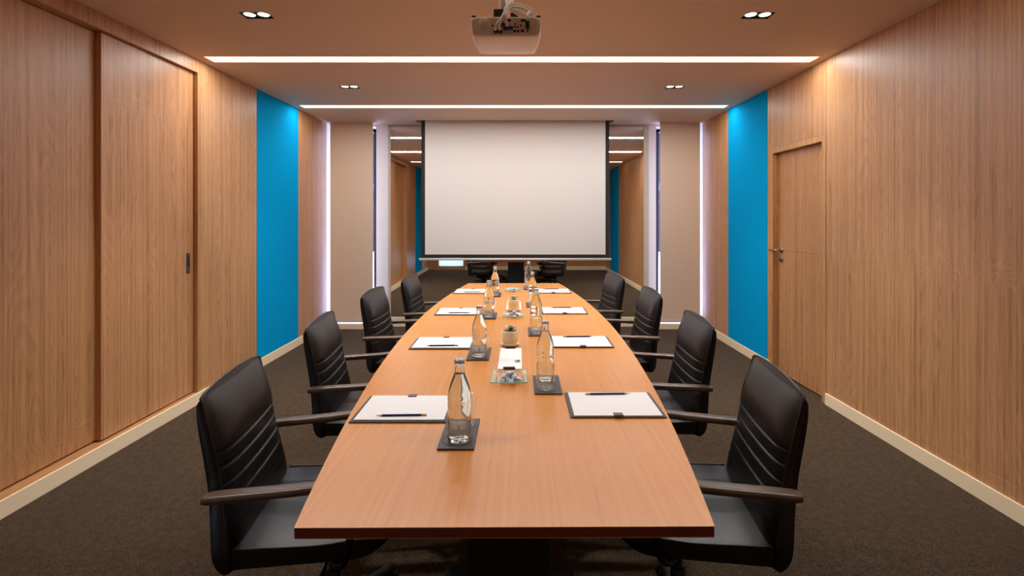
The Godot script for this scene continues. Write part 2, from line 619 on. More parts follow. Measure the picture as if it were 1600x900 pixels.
func make_room() -> void:
	# floor
	var fl := slab("floor", Vector3(-2.8, -0.1, -6.95), Vector3(2.7, 0.0, 0.7), M.carpet, self)
	tag(fl, "dark grey brown ribbed loop pile carpet over the whole floor", "carpet", "", "structure")
	# ceiling with recesses for the lights and the screen
	var c := CSGCombiner3D.new()
	c.name = "ceiling"
	c.material_override = M.ceiling
	add_child(c)
	csg_box(c, "slab", Vector3(-2.8, CEIL, -6.95), Vector3(2.7, CEIL + 0.16, 0.7))
	for s in STRIPS:
		csg_box(c, "slot", Vector3(STRIP_X[0], CEIL - 0.01, s[0]), Vector3(STRIP_X[1], CEIL + 0.03, s[1]), true)
		csg_box(c, "slot", Vector3(STRIP_X[0] - 0.02, CEIL + 0.03, s[0] - 0.02), Vector3(STRIP_X[1] + 0.02, CEIL + 0.06, s[1] + 0.02), true)
	for d in DOWNLIGHTS:
		csg_box(c, "hole", Vector3(d[0] - 0.085, CEIL - 0.01, d[1] - 0.05), Vector3(d[0] + 0.085, CEIL + 0.046, d[1] + 0.05), true)
	csg_box(c, "screen_slot", Vector3(-1.30, CEIL - 0.01, -6.40), Vector3(1.20, CEIL + 0.1, -6.25), true)
	tag(c, "plain pale plaster ceiling with light slots", "ceiling", "", "structure")

	# left wall: wood cladding, sliding door pair, blue panel
	var wl := frame_node("wall_left", "wood clad wall with sliding doors on the left", "wall")
	slab("backing", Vector3(-2.8, 0, -6.95), Vector3(-2.62, CEIL, 0.7), M.dark_gap, wl)
	slab("header", Vector3(-2.62, 2.552, -3.846), Vector3(WALL_L, CEIL, -2.1), M.wood_b, wl)
	slab("sill", Vector3(-2.62, 0, -3.846), Vector3(WALL_L, 0.088, -2.1), M.wood_edge, wl)
	groove_wall_panel(wl, -2.62, WALL_L, 0, CEIL, -3.846, -4.709, M.wood)
	groove_wall_panel(wl, -2.62, WALL_L, 0, CEIL, -5.596, -6.42, M.wood_c)
	groove_wall_panel(wl, -2.62, WALL_L, 0, CEIL, -1.22, -2.1, M.wood_c)
	groove_wall_panel(wl, -2.62, WALL_L, 0, CEIL, -0.4, 0.6, M.wood)
	slab("backing_strip", Vector3(-2.62, 0, -1.22), Vector3(WALL_L - 0.008, CEIL, -0.4), M.dark_gap, wl)
	slab("fabric_panel", Vector3(WALL_L - 0.008, 0.09, -1.217), Vector3(WALL_L + 0.003, CEIL - 0.002, -0.403), M.blue, wl, 0.002)
	slab("backing_strip", Vector3(-2.62, 0, -5.596), Vector3(WALL_L - 0.008, CEIL, -4.709), M.dark_gap, wl)
	var bl := slab("fabric_panel", Vector3(WALL_L - 0.008, 0.09, -5.593), Vector3(WALL_L + 0.003, CEIL - 0.002, -4.712), M.blue, wl, 0.002)
	tag(bl, "tall turquoise blue fabric covered panel", "")
	# sliding doors
	var d1 := frame_node("door_1", "near left sliding wood door, set back behind the other leaf", "door")
	slab("leaf", Vector3(-2.585, 0.099, -3.05), Vector3(-2.545, 2.548, -2.104), M.wood_b, d1)
	var d2 := frame_node("door_2", "front left sliding wood door with recessed dark pull", "door")
	slab("leaf", Vector3(-2.545, 0.098, -3.842), Vector3(-2.51, 2.548, -2.998), M.wood_c, d2)
	var pull := part("recessed_pull", box(Vector3(-0.0015, -0.078, -0.021), Vector3(0.0015, 0.078, 0.021)), M.grey_metal, d2, Vector3(-2.5095, 1.088, -3.785))
	tag(pull, "dark metal recessed pull", "")
	part("pull_slot", box(Vector3(-0.001, -0.042, -0.012), Vector3(0.001, 0.042, 0.010)), M.port_black, pull, Vector3(0.0014, 0.012, 0))
	part("pull_screw", cyl(0.005, 0, 0.001, 12, 0.0003), M.chrome, pull, Vector3(0.0022, -0.045, 0)).rotation.z = -PI / 2

	# right wall: wood cladding, door, blue panel
	var wr := frame_node("wall_right", "wood clad wall with one door on the right", "wall")
	slab("backing", Vector3(2.5, 0, -6.95), Vector3(2.7, CEIL, 0.7), M.dark_gap, wr)
	groove_wall_panel(wr, WALL_R, 2.5, 0.1615, CEIL, -0.2, 0.6, M.wood_c)
	groove_wall_panel(wr, WALL_R, 2.5, 0, 0.1590, -0.2, 0.6, M.wood_c)
	groove_wall_panel(wr, WALL_R, 2.5, 0.1615, CEIL, -3.839, -1.34, M.wood)
	groove_wall_panel(wr, WALL_R, 2.5, 0, 0.1590, -3.839, -1.34, M.wood)
	groove_wall_panel(wr, WALL_R, 2.5, 2.079, CEIL, -4.744, -3.841, M.wood_b)
	groove_wall_panel(wr, WALL_R, 2.5, 0, 2.079, -4.744, -4.700, M.wood_b)
	groove_wall_panel(wr, WALL_R, 2.5, 0.1615, CEIL, -6.42, -5.63, M.wood_c)
	groove_wall_panel(wr, WALL_R, 2.5, 0, 0.1590, -6.42, -5.63, M.wood_c)
	for z in [[-3.839, -1.34], [-0.2, 0.6], [-6.42, -5.63]]:
		slab("joint_line", Vector3(WALL_R + 0.0006, 0.1585, z[0]), Vector3(2.45, 0.162, z[1]), M.wood_edge, wr, 0.0002)
	slab("backing_strip", Vector3(WALL_R + 0.008, 0, -5.63), Vector3(2.5, CEIL, -4.744), M.dark_gap, wr)
	slab("backing_strip", Vector3(WALL_R + 0.008, 0, -1.34), Vector3(2.5, CEIL, -0.2), M.dark_gap, wr)
	slab("fabric_panel", Vector3(WALL_R - 0.003, 0.09, -1.337), Vector3(WALL_R + 0.008, CEIL - 0.002, -0.203), M.blue, wr, 0.002)
	var br := slab("fabric_panel", Vector3(WALL_R - 0.003, 0.09, -5.627), Vector3(WALL_R + 0.008, CEIL - 0.002, -4.747), M.blue, wr, 0.002)
	tag(br, "tall turquoise blue fabric covered panel", "")
	var d4 := frame_node("door_3", "wood veneer door with steel lever handle on the right", "door")
	slab("leaf", Vector3(2.408, 0.012, -4.636), Vector3(2.446, 1.138, -3.888), M.wood_b, d4)
	slab("leaf", Vector3(2.408, 1.1395, -4.636), Vector3(2.446, 2.026, -3.888), M.wood_b, d4)
	slab("frame_post", Vector3(WALL_R - 0.004, 0, -4.696), Vector3(2.46, 2.077, -4.638), M.wood_edge, d4, 0.002)
	slab("frame_post", Vector3(WALL_R - 0.004, 0, -3.886), Vector3(2.46, 2.077, -3.836), M.wood_edge, d4, 0.002)
	slab("frame_head", Vector3(WALL_R - 0.0035, 2.028, -4.638), Vector3(2.46, 2.077, -3.886), M.wood_edge, d4, 0.002)
	var hd := part("lever_handle", tube([Vector3(0, 0, 0), Vector3(-0.035, 0, 0), Vector3(-0.052, 0, -0.008), Vector3(-0.055, 0, -0.03), Vector3(-0.055, 0, -0.125)], 0.0085, 12, 0.008), M.steel, d4, Vector3(2.408, 1.135, -4.575))
	tag(hd, "brushed steel lever handle", "")
	part("handle_rose", cyl(0.025, 0, 0.008), M.steel, hd, Vector3(0, 0, 0)).rotation.z = PI / 2
	var lk := part("lock_rose", cyl(0.024, 0, 0.009), M.steel, d4, Vector3(2.408, 1.052, -4.575))
	lk.rotation.z = PI / 2
	part("thumb_turn", rbox(Vector3(-0.004, 0.008, -0.011), Vector3(0.004, 0.022, 0.011), 0.003), M.grey_metal, lk)

	# skirting boards
	var runs := [["baseboard_left", WALL_L, WALL_L + 0.012, -6.42, 0.6], ["baseboard_right", WALL_R - 0.012, WALL_R, -3.834, 0.6], ["trim_3", WALL_R - 0.012, WALL_R, -6.42, -4.70]]
	for r in runs:
		var b := slab(r[0], Vector3(r[1], 0, r[3]), Vector3(r[2], 0.088, r[4]), M.skirting, self, 0.002)
		tag(b, "pale cream skirting board along the wood wall", "skirting", "", "structure")

	# far wall: pier with the mirror, window openings either side
	var wb := CSGCombiner3D.new()
	wb.name = "wall_back"
	wb.material_override = M.white_paint
	add_child(wb)
	csg_box(wb, "mass", Vector3(-2.8, 0, -6.90), Vector3(2.7, CEIL, -6.57))
	csg_box(wb, "opening", Vector3(WALL_L, 0.05, -7.0), Vector3(-1.879, 2.63, -6.5), true)
	csg_box(wb, "opening", Vector3(1.803, 0.05, -7.0), Vector3(WALL_R, 2.63, -6.5), true)
	tag(wb, "white painted end wall between the two blinds", "wall", "", "structure")
	for s in [0, 1]:
		var x0: float = WALL_L if s == 0 else 1.803
		var x1: float = -1.879 if s == 0 else WALL_R
		var w := frame_node("window_%d" % (s + 1), "tall narrow window behind the %s roller blind" % ["left", "right"][s], "window")
		slab("pane", Vector3(x0 + 0.02, 0.07, -6.806), Vector3(x1 - 0.02, 2.61, -6.800), M.pane, w)
		for f in [[x0, x0 + 0.03], [x1 - 0.088, x1]] if s == 0 else [[x0, x0 + 0.088], [x1 - 0.03, x1]]:
			slab("frame_post", Vector3(f[0], 0.05, -6.84), Vector3(f[1], 2.63, -6.77), M.window_frame, w)
		slab("frame_rail", Vector3(x0, 0.05, -6.84), Vector3(x1, 0.09, -6.77), M.window_frame, w)
		slab("frame_rail", Vector3(x0, 2.59, -6.84), Vector3(x1, 2.63, -6.77), M.window_frame, w)
		# white lining of the side wall behind the blind
		var xs: float = WALL_L if s == 0 else WALL_R
		var o: float = -0.145 if s == 0 else 0.14
		slab("reveal_lining", Vector3(min(xs, xs + o), 0, -6.57), Vector3(max(xs, xs + o), CEIL, -6.42), M.white_paint, w)
		var tr := slab("trim_%d" % (s + 1), Vector3(x0 - (0.0 if s == 0 else 0.01), 0, -6.57), Vector3(x1 + (0.01 if s == 0 else 0.0), 0.07, -6.40), M.skirting, self, 0.002)
		tag(tr, "low pale plinth under the %s blind" % ["left", "right"][s], "skirting", "", "structure")
	var bb := slab("baseboard_back", Vector3(-1.868, 0, -6.57), Vector3(1.792, 0.125, -6.553), M.skirting, self, 0.002)
	tag(bb, "pale skirting board below the wall mirror", "skirting", "", "structure")

	# rear wall behind the viewer, seen in the mirror
	var rw := CSGCombiner3D.new()
	rw.name = "wall_rear"
	rw.material_override = M.wood
	add_child(rw)
	csg_box(rw, "mass", Vector3(-2.8, 0, 0.45), Vector3(2.7, CEIL, 0.65))
	csg_box(rw, "opening", Vector3(-2.19, 0.10, 0.4), Vector3(-1.52, 0.45, 0.7), true)
	tag(rw, "wood clad rear wall seen in the mirror", "wall", "", "structure")
	var w3 := frame_node("window_3", "pale frosted glazed panel in the rear wall, seen in the mirror", "window")
	slab("pane", Vector3(-2.19, 0.10, 0.54), Vector3(-1.52, 0.45, 0.55), M.frosted, w3)
	var rb := slab("baseboard_rear", Vector3(-1.45, 0, 0.438), Vector3(2.35, 0.1, 0.45), M.skirting, self, 0.002)
	tag(rb, "pale skirting board on the rear wall", "skirting", "", "structure")


func make_outside() -> void:
	var te := slab("terrace", Vector3(-14, -0.2, -21.5), Vector3(14, -0.1, -6.95), M.terrace, self)
	tag(te, "pale paved ground outside the windows", "ground", "", "structure")
	for s in [0, 1]:
		var x: float = [-7.5, 7.5][s]
		var t := thing("neighbouring_building", "dark blue building outside, glimpsed past the edge of the %s blind" % ["left", "right"][s], "building", Vector3(x, -0.1, -24.0))
		slab("facade", Vector3(-5, 0, -2), Vector3(5, 9, 2), M.building, t, 0.02)
		for k in 3:
			slab("floor_band", Vector3(-5.02, 2.7 + 3 * k, 1.98), Vector3(5.02, 3.0 + 3 * k, 2.06), M.window_frame, t, 0.02)


func make_end_wall_things() -> void:
	# roller blinds
	for s in [0, 1]:
		var x0: float = [-2.42, 1.807][s]
		var x1: float = [-1.872, 2.32][s]
		var t := thing("roller_blind", "beige roller blind pulled down over the %s window" % ["left", "right"][s], "blind", Vector3((x0 + x1) / 2, 0, -6.40), 0, "beige roller blinds")
		var h := (x1 - x0) / 2
		slab("fabric", Vector3(-h, 0.118, -0.0015), Vector3(h, 2.6495, 0.0015), M.blind, t, 0.0005)
		slab("bottom_rail", Vector3(-h, 0.092, -0.008), Vector3(h, 0.119, 0.008), M.blind_rail, t, 0.003)
	# mirror
	var mt := thing("wall_mirror", "large wall mirror in a beige frame on the end wall behind the screen", "mirror", Vector3(0, 0, -6.57))
	slab("mirror_glass", Vector3(-1.685, 0.128, 0.0), Vector3(1.634, 2.62, 0.006), M.mirror, mt, 0.0005)
	slab("frame", Vector3(-1.722, 0.128, 0.0), Vector3(-1.687, 2.645, 0.014), M.beige_trim, mt, 0.002)
	slab("frame", Vector3(1.636, 0.128, 0.0), Vector3(1.704, 2.645, 0.014), M.beige_trim, mt, 0.002)
	slab("frame", Vector3(-1.687, 2.622, 0.0), Vector3(1.636, 2.645, 0.014), M.beige_trim, mt, 0.002)
	# screen
	var z := -6.32
	var t := thing("projection_screen", "white pull down projection screen with black border in front of the mirror", "screen", Vector3(-0.048, 0, z))
	slab("screen_fabric", Vector3(-1.142, 0.965, -0.001), Vector3(1.142, 2.66, 0.0015), M.screen_white, t, 0.0004)
	slab("black_border", Vector3(-1.19, 0.921, -0.0015), Vector3(-1.142, 2.66, 0.001), M.screen_black, t, 0.0004)
	slab("black_border", Vector3(1.142, 0.921, -0.0015), Vector3(1.19, 2.66, 0.001), M.screen_black, t, 0.0004)
	slab("black_border", Vector3(-1.142, 0.921, -0.0015), Vector3(1.142, 0.965, 0.001), M.screen_black, t, 0.0004)
	var st := begin()
	add_sweep(st, [Vector3(-1.215, 0.905, 0), Vector3(1.215, 0.905, 0)], super_section(0.028, 0.03, 16, 3.0), Vector3(0, 0, 1))
	part("bottom_bar", finish(st), M.screen_bar, t)
	part("roller", cyl(0.035, -1.2, 1.2, 20), M.mount_white, t, Vector3(0, 2.70, -0.02)).rotation.z = PI / 2


# ------------------------------------------------------------------ the table
func table_half(u: float) -> float:
	return 0.467 + 0.165 * (1.0 - u * u)


func make_table() -> void:
	var zc := -3.156
	var hl := 2.044
	var t := thing("conference_table", "long boat shaped conference table with orange brown wood top", "table", Vector3(-0.044, 0, zc), deg_to_rad(0.35))
	var ol := PackedVector2Array()
	for i in 41:
		var u := -1.0 + i / 20.0
		ol.append(Vector2(table_half(u), u * hl))
	for i in 41:
		var u := 1.0 - i / 20.0
		ol.append(Vector2(-table_half(u), u * hl))
	part("tabletop", prism(ol, 0.725, TABLE_Y, 0.0015), M.table, t)
	var eb := begin(-1)  # thin strip round the top that carries the painted edge shade
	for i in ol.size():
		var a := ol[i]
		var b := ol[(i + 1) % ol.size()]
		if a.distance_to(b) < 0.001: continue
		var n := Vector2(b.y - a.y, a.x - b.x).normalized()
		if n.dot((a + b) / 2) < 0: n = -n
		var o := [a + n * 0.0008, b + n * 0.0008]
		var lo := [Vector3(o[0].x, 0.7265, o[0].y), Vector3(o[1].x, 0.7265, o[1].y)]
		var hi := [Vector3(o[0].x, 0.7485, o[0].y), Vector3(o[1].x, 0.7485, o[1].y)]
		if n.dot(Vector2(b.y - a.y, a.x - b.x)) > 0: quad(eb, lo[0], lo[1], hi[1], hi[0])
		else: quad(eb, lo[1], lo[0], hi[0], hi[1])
	tag(part("shaded_edge_band", finish(eb), M.table_edge_shade, t), "orange brown table edge with shade put into its colour", "")
	for s in [-1, 1]:
		slab("pedestal", Vector3(-0.135, 0.01, s * 1.35 - 0.16), Vector3(0.135, 0.725, s * 1.35 + 0.16), M.pedestal, t, 0.004)
		slab("foot_plate", Vector3(-0.26, 0.0, s * 1.35 - 0.22), Vector3(0.26, 0.02, s * 1.35 + 0.22), M.pedestal, t, 0.004)
	slab("modesty_beam", Vector3(-0.03, 0.55, -1.2), Vector3(0.03, 0.70, 1.2), M.pedestal, t, 0.004)


# ------------------------------------------------------------------ chairs (local: faces +x, width along z)
const PLEATS := [0.757, 0.713, 0.665, 0.616]


func back_half(y: float) -> float:
	return lerpf(0.248, 0.2195, smoothstep(0.46, 0.72, y))


func back_front(y: float) -> float:
	return -0.228 - 0.086 * pow(clampf((y - 0.48) / 0.44, 0, 1), 1.25)


func back_rear(y: float) -> float:
	var x := back_front(y) - lerpf(0.046, 0.026, clampf((y - 0.5) / 0.43, 0, 1))
	if y < 0.495:
		var k := clampf((0.495 - y) / 0.07, 0, 1)
		x += 0.04 * (1.0 - sqrt(max(0.0, 1.0 - k * k)))
	return x


func backrest_mesh() -> ArrayMesh:
	var nu := 24
	var nv := 210
	var front := []
	var rear := []
	for j in nv + 1:
		var v := float(j) / nv
		var fr := []
		var rr := []
		for i in nu + 1:
			var u := -1.0 + 2.0 * i / nu
			var ytop := 0.938 - 0.017 * u * u - 0.003 * pow(absf(u), 8)
			var y := lerpf(0.428, ytop, v)
			var z := u * back_half(y)
			var edge := 1.0 - pow(absf(u), 9)
			var bulge := 0.022 * edge * (1.0 - pow(v, 9)) + 0.012 * edge * exp(-pow((y - 0.82) / 0.08, 2)) * smoothstep(0.0, 0.05, v)
			var g := 0.0
			for p in PLEATS:
				var py: float = p - 0.012 * (1.0 - u * u) + 0.006
				g += 0.0055 * exp(-pow((y - py) / 0.0036, 2))
			if y < 0.757 and y > 0.56: bulge -= 0.002 * edge
			fr.append(Vector3(back_front(y) + bulge - g * (1.0 - pow(absf(u), 10)), y, z))
			var yr := lerpf(0.428, ytop - 0.02, v)
			rr.append(Vector3(lerpf(back_rear(yr) - 0.006 * edge, back_front(y) - 0.012, pow(v, 14)), yr, z))
		front.append(fr)
		rear.append(rr)
	var st := begin(1)
	for j in nv:
		for i in nu:
			st.set_smooth_group(1)
			quad(st, front[j][i + 1], front[j][i], front[j + 1][i], front[j + 1][i + 1])
			st.set_smooth_group(2)
			quad(st, rear[j][i], rear[j][i + 1], rear[j + 1][i + 1], rear[j + 1][i])
	for e in [0, nu]:
		st.set_smooth_group(3)
		var out := Vector3(0, 0, -0.006 if e == 0 else 0.006)
		for j in nv:
			var a0: Vector3 = front[j][e]
			var a1: Vector3 = front[j + 1][e]
			var b0: Vector3 = rear[j][e]
			var b1: Vector3 = rear[j + 1][e]
			var m0 := (a0 + b0) / 2 + out
			var m1 := (a1 + b1) / 2 + out
			if e == 0:
				quad(st, a0, m0, m1, a1); quad(st, m0, b0, b1, m1)
			else:
				quad(st, m0, a0, a1, m1); quad(st, b0, m0, m1, b1)
	for i in nu:
		st.set_smooth_group(4)
		quad(st, front[nv][i], rear[nv][i], rear[nv][i + 1], front[nv][i + 1])
		quad(st, front[0][i + 1], rear[0][i + 1], rear[0][i], front[0][i])
	return finish(st)


func back_piping() -> ArrayMesh:
	var pts := []
	var n := 30
	for j in n + 1:
		var y := lerpf(0.47, 0.917, float(j) / n)
		pts.append(Vector3(back_front(y) - 0.001, y, -back_half(y)))
	for i in range(1, 20):
		var u := -1.0 + i / 10.0
		var y := 0.938 - 0.017 * u * u - 0.003 * pow(absf(u), 8)
		pts.append(Vector3(back_front(y) - 0.002, y + 0.001, u * back_half(y)))
	for j in n + 1:
		var y := lerpf(0.917, 0.47, float(j) / n)
		pts.append(Vector3(back_front(y) - 0.001, y, back_half(y)))
	var st := begin()
	add_sweep(st, pts, round_section(0.0042, 8))
	return finish(st)


func seat_top(x: float) -> float:
	var y := 0.488 - 0.006 * smoothstep(-0.2, 0.0, x) + 0.008 * smoothstep(0.0, 0.12, x)
	if x > 0.14: y -= 0.03 * pow((x - 0.14) / 0.085, 2)
	return y


func seat_bottom(x: float) -> float:
	var y := 0.429
	if x > 0.08: y += 0.024 * pow((x - 0.08) / 0.145, 2)
	return y


func seat_mesh() -> ArrayMesh:
	var nx := 30
	var nz := 16
	var top := []
	var bot := []
	for i in nx + 1:
		var x := lerpf(-0.222, 0.225, float(i) / nx)
		var a := []
		var b := []
		for j in nz + 1:
			var u := -1.0 + 2.0 * j / nz
			var hw := 0.243 - 0.05 * pow(clampf((x - 0.11) / 0.115, 0, 1), 3)
			var xx := x - 0.02 * u * u * clampf((x - 0.1) / 0.15, 0, 1)
			a.append(Vector3(xx, seat_top(x) + 0.012 * (1.0 - pow(absf(u), 4)) - 0.008 * (1.0 - u * u), u * hw))
			b.append(Vector3(xx, seat_bottom(x), u * hw * 0.97))
		top.append(a)
		bot.append(b)
	var st := begin(1)
	for i in nx:
		for j in nz:
			st.set_smooth_group(1)
			quad(st, top[i][j], top[i + 1][j], top[i + 1][j + 1], top[i][j + 1])
			st.set_smooth_group(2)
			quad(st, bot[i][j + 1], bot[i + 1][j + 1], bot[i + 1][j], bot[i][j])
		for e in [0, nz]:
			st.set_smooth_group(3)
			var out := Vector3(0, 0, -0.007 if e == 0 else 0.007)
			var m0: Vector3 = (top[i][e] + bot[i][e]) / 2 + out
			var m1: Vector3 = (top[i + 1][e] + bot[i + 1][e]) / 2 + out
			if e == 0:
				quad(st, bot[i][e], bot[i + 1][e], m1, m0); quad(st, m0, m1, top[i + 1][e], top[i][e])
			else:
				quad(st, m0, m1, bot[i + 1][e], bot[i][e]); quad(st, top[i][e], top[i + 1][e], m1, m0)
	for j in nz:
		st.set_smooth_group(4)
		quad(st, top[nx][j], bot[nx][j], bot[nx][j + 1], top[nx][j + 1])
		quad(st, top[0][j + 1], bot[0][j + 1], bot[0][j], top[0][j])
	return finish(st)


func seat_piping() -> ArrayMesh:
	var pts := []
	for i in 26:
		var x := lerpf(-0.215, 0.225, i / 25.0)
		var hw := 0.243 - 0.05 * pow(clampf((x - 0.11) / 0.115, 0, 1), 3)
		pts.append(Vector3(x - 0.02 * clampf((x - 0.1) / 0.15, 0, 1), seat_top(x), -hw))
	for j in range(1, 12):
		var u := -1.0 + j / 6.0
		pts.append(Vector3(0.225 - 0.02 * u * u + 0.001, seat_top(0.225) + 0.004 * (1 - u * u), u * 0.193))
	for i in 26:
		var x := lerpf(0.225, -0.215, i / 25.0)
		var hw := 0.243 - 0.05 * pow(clampf((x - 0.11) / 0.115, 0, 1), 3)
		pts.append(Vector3(x - 0.02 * clampf((x - 0.1) / 0.15, 0, 1), seat_top(x), hw))
	var st := begin()
	add_sweep(st, pts, round_section(0.0042, 8))
	return finish(st)


func make_chair(at: Vector3, turn: float, label: String) -> Node3D:
	var t := thing("conference_chair", label, "chair", at, turn, "black leather chairs around the conference table")
	var bk := part("backrest", backrest_mesh(), M.leather, t)
	part("piping", back_piping(), M.piping, bk)
	var se := part("seat", seat_mesh(), M.leather, t)
	part("piping", seat_piping(), M.piping, se)
	for s in [-1.0, 1.0]:
		var pts := smooth_path([Vector3(-0.29, 0.650, s * 0.257), Vector3(-0.2, 0.655, s * 0.260), Vector3(-0.08, 0.660, s * 0.264), Vector3(0.01, 0.665, s * 0.267), Vector3(0.065, 0.660, s * 0.268), Vector3(0.102, 0.634, s * 0.268), Vector3(0.112, 0.58, s * 0.268), Vector3(0.108, 0.52, s * 0.267)], 0.012)
		var sc := []
		for i in pts.size():
			sc.append(lerpf(0.8, 1.0, clampf(i / 2.0, 0, 1)) * lerpf(1.0, 0.8, clampf((i - 36.0) / 10.0, 0, 1)))
		var st := begin()
		add_sweep(st, pts, super_section(0.044, 0.025, 20, 4.2), Vector3(0, 0, 1), sc)
		var arm := part("armrest", finish(st), M.arm, t)
		var sup := begin()
		add_sweep(sup, smooth_path([Vector3(0.109, 0.53, s * 0.267), Vector3(0.104, 0.48, s * 0.264), Vector3(0.09, 0.44, s * 0.255), Vector3(0.06, 0.416, s * 0.215), Vector3(0.0, 0.412, s * 0.12)], 0.012), super_section(0.034, 0.02, 16, 4.0), Vector3(0, 0, 1))
		part("arm_support", finish(sup), M.black_metal, t)
		part("bolt", cyl(0.006, 0, 0.006, 12), M.chrome, arm, Vector3(-0.22, 0.6445, s * 0.2595)).rotation.x = PI
	slab("tilt_mechanism", Vector3(-0.13, 0.365, -0.09), Vector3(0.10, 0.428, 0.09), M.black_metal, t, 0.012)
	var lever := part("tilt_lever", tube([Vector3(0.02, 0.385, 0.08), Vector3(0.02, 0.38, 0.18), Vector3(0.02, 0.378, 0.22)], 0.005, 8), M.black_metal, t)
	part("lever_knob", lathe([Vector2(0, -0.02), Vector2(0.008, -0.018), Vector2(0.009, 0.015), Vector2(0, 0.02)], 12), M.black_plastic, lever, Vector3(0.02, 0.378, 0.22)).rotation.x = PI / 2
	part("gas_column", lathe([Vector2(0, 0.07), Vector2(0.035, 0.07), Vector2(0.034, 0.09), Vector2(0.026, 0.12), Vector2(0.026, 0.25), Vector2(0.024, 0.252), Vector2(0.015, 0.254), Vector2(0.015, 0.37), Vector2(0, 0.37)], 24), M.black_plastic, t)
	for k in 5:
		var a := TAU * k / 5 + 0.3
		var d := Vector3(cos(a), 0, sin(a))
		var st := begin()
		add_sweep(st, smooth_path([d * 0.02 + Vector3(0, 0.098, 0), d * 0.16 + Vector3(0, 0.092, 0), d * 0.295 + Vector3(0, 0.074, 0)], 0.03), super_section(0.044, 0.034, 14, 3.5), d.cross(Vector3.UP), [1.15, 1.1, 1.05, 1.0, 0.95, 0.9, 0.86, 0.82, 0.78, 0.74, 0.7])
		var leg := part("base_leg", finish(st), M.black_plastic, t)
		var c := begin()
		add_sweep(c, [Vector3(0, 0, -0.022), Vector3(0, 0, -0.004)], round_section(0.027, 16))
		add_sweep(c, [Vector3(0, 0, 0.004), Vector3(0, 0, 0.022)], round_section(0.027, 16))
		add_sweep(c, [Vector3(0, 0, -0.01), Vector3(0, 0, 0.01)], round_section(0.008, 8))
		add_sweep(c, [Vector3(0, 0.012, 0), Vector3(0.0, 0.05, 0)], round_section(0.006, 8))
		var w := part("caster", finish(c), M.black_plastic, leg, d * 0.285 + Vector3(0, 0.027, 0))
		w.rotation.y = a * 2.3
	return t


const CHAIRS_L := [[-0.6305, -1.691, 7.6], [-0.692, -2.555, 4.8], [-0.705, -3.475, -3.0], [-0.625, -4.27, -4.0]]
const CHAIRS_R := [[0.5425, -1.703, 172.4], [0.602, -2.56, 178.7], [0.612, -3.49, 182.0], [0.535, -4.36, 189.0]]


func make_chairs() -> void:
	var words := ["nearest the viewer", "second from the viewer", "third from the viewer", "farthest from the viewer"]
	var proto: Node3D
	for side in 2:
		var list: Array = [CHAIRS_L, CHAIRS_R][side]
		for i in 4:
			var at := Vector3(list[i][0], 0, list[i][1])
			var label := "black leather armchair with pleated back, %s side of the table, %s" % [["left", "right"][side], words[i]]
			if proto == null:
				proto = make_chair(at, deg_to_rad(list[i][2]), label)
			else:
				dup(proto, at, deg_to_rad(list[i][2]), label)


# ------------------------------------------------------------------ things on the table
func make_notepad(at: Vector3, turn: float, label: String) -> Node3D:   # local: clip at -z edge, long side along x
	var t := thing("notepad", label, "notepad", at, turn, "notepads on the conference table")
	slab("board", Vector3(-0.165, 0, -0.12), Vector3(0.165, 0.005, 0.12), M.pad_board, t, 0.0015)
	slab("paper", Vector3(-0.152, 0.005, -0.116), Vector3(0.152, 0.009, 0.110), M.paper, t, 0.0006)
	slab("clip", Vector3(-0.016, 0.002, -0.123), Vector3(0.016, 0.0125, -0.098), M.clip, t, 0.002)
	return t


func make_pencil(at: Vector3, turn: float, label: String) -> Node3D:   # local: along x, tip at -x, lies on y = 0
	var t := thing("pencil", label, "pencil", at, turn, "navy pencils on the notepads")
	var r := 0.0036
	var st := begin(-1)
	add_sweep(st, [Vector3(-0.062, r, 0), Vector3(0.070, r, 0)], round_section(r * 1.08, 6))
	part("shaft", finish(st), M.pencil, t)
	st = begin()
	add_sweep(st, [Vector3(-0.062, r, 0), Vector3(-0.079, r, 0)], round_section(r, 10), Vector3.ZERO, [1.0, 0.32])
	part("sharpened_wood", finish(st), M.pencil_wood, t)
	st = begin()
	add_sweep(st, [Vector3(-0.079, r, 0), Vector3(-0.085, r, 0)], round_section(r, 8), Vector3.ZERO, [0.32, 0.05])
	part("lead", finish(st), M.pencil_lead, t)
	st = begin()
	add_sweep(st, [Vector3(0.070, r, 0), Vector3(0.082, r, 0)], round_section(r * 1.02, 12))
	part("ferrule", finish(st), M.ferrule, t)
	st = begin()
	add_sweep(st, [Vector3(0.082, r, 0), Vector3(0.088, r, 0)], round_section(r * 0.95, 12))
	part("eraser", finish(st), M.eraser, t)
	return t


func make_coaster(at: Vector3, turn: float, label: String) -> Node3D:
	var t := thing("coaster", label, "coaster", at, turn, "dark coaster trays on the table")
	slab("tray", Vector3(-0.055, 0, -0.112), Vector3(0.055, 0.006, 0.112), M.coaster, t, 0.0015)
	for z in [-0.052, 0.052]:
		part("ring_groove", lathe([Vector2(0.0455, 0.006), Vector2(0.0455, 0.0066), Vector2(0.047, 0.0066), Vector2(0.047, 0.006)], 40), M.coaster_line, t, Vector3(0, 0, z))
	return t


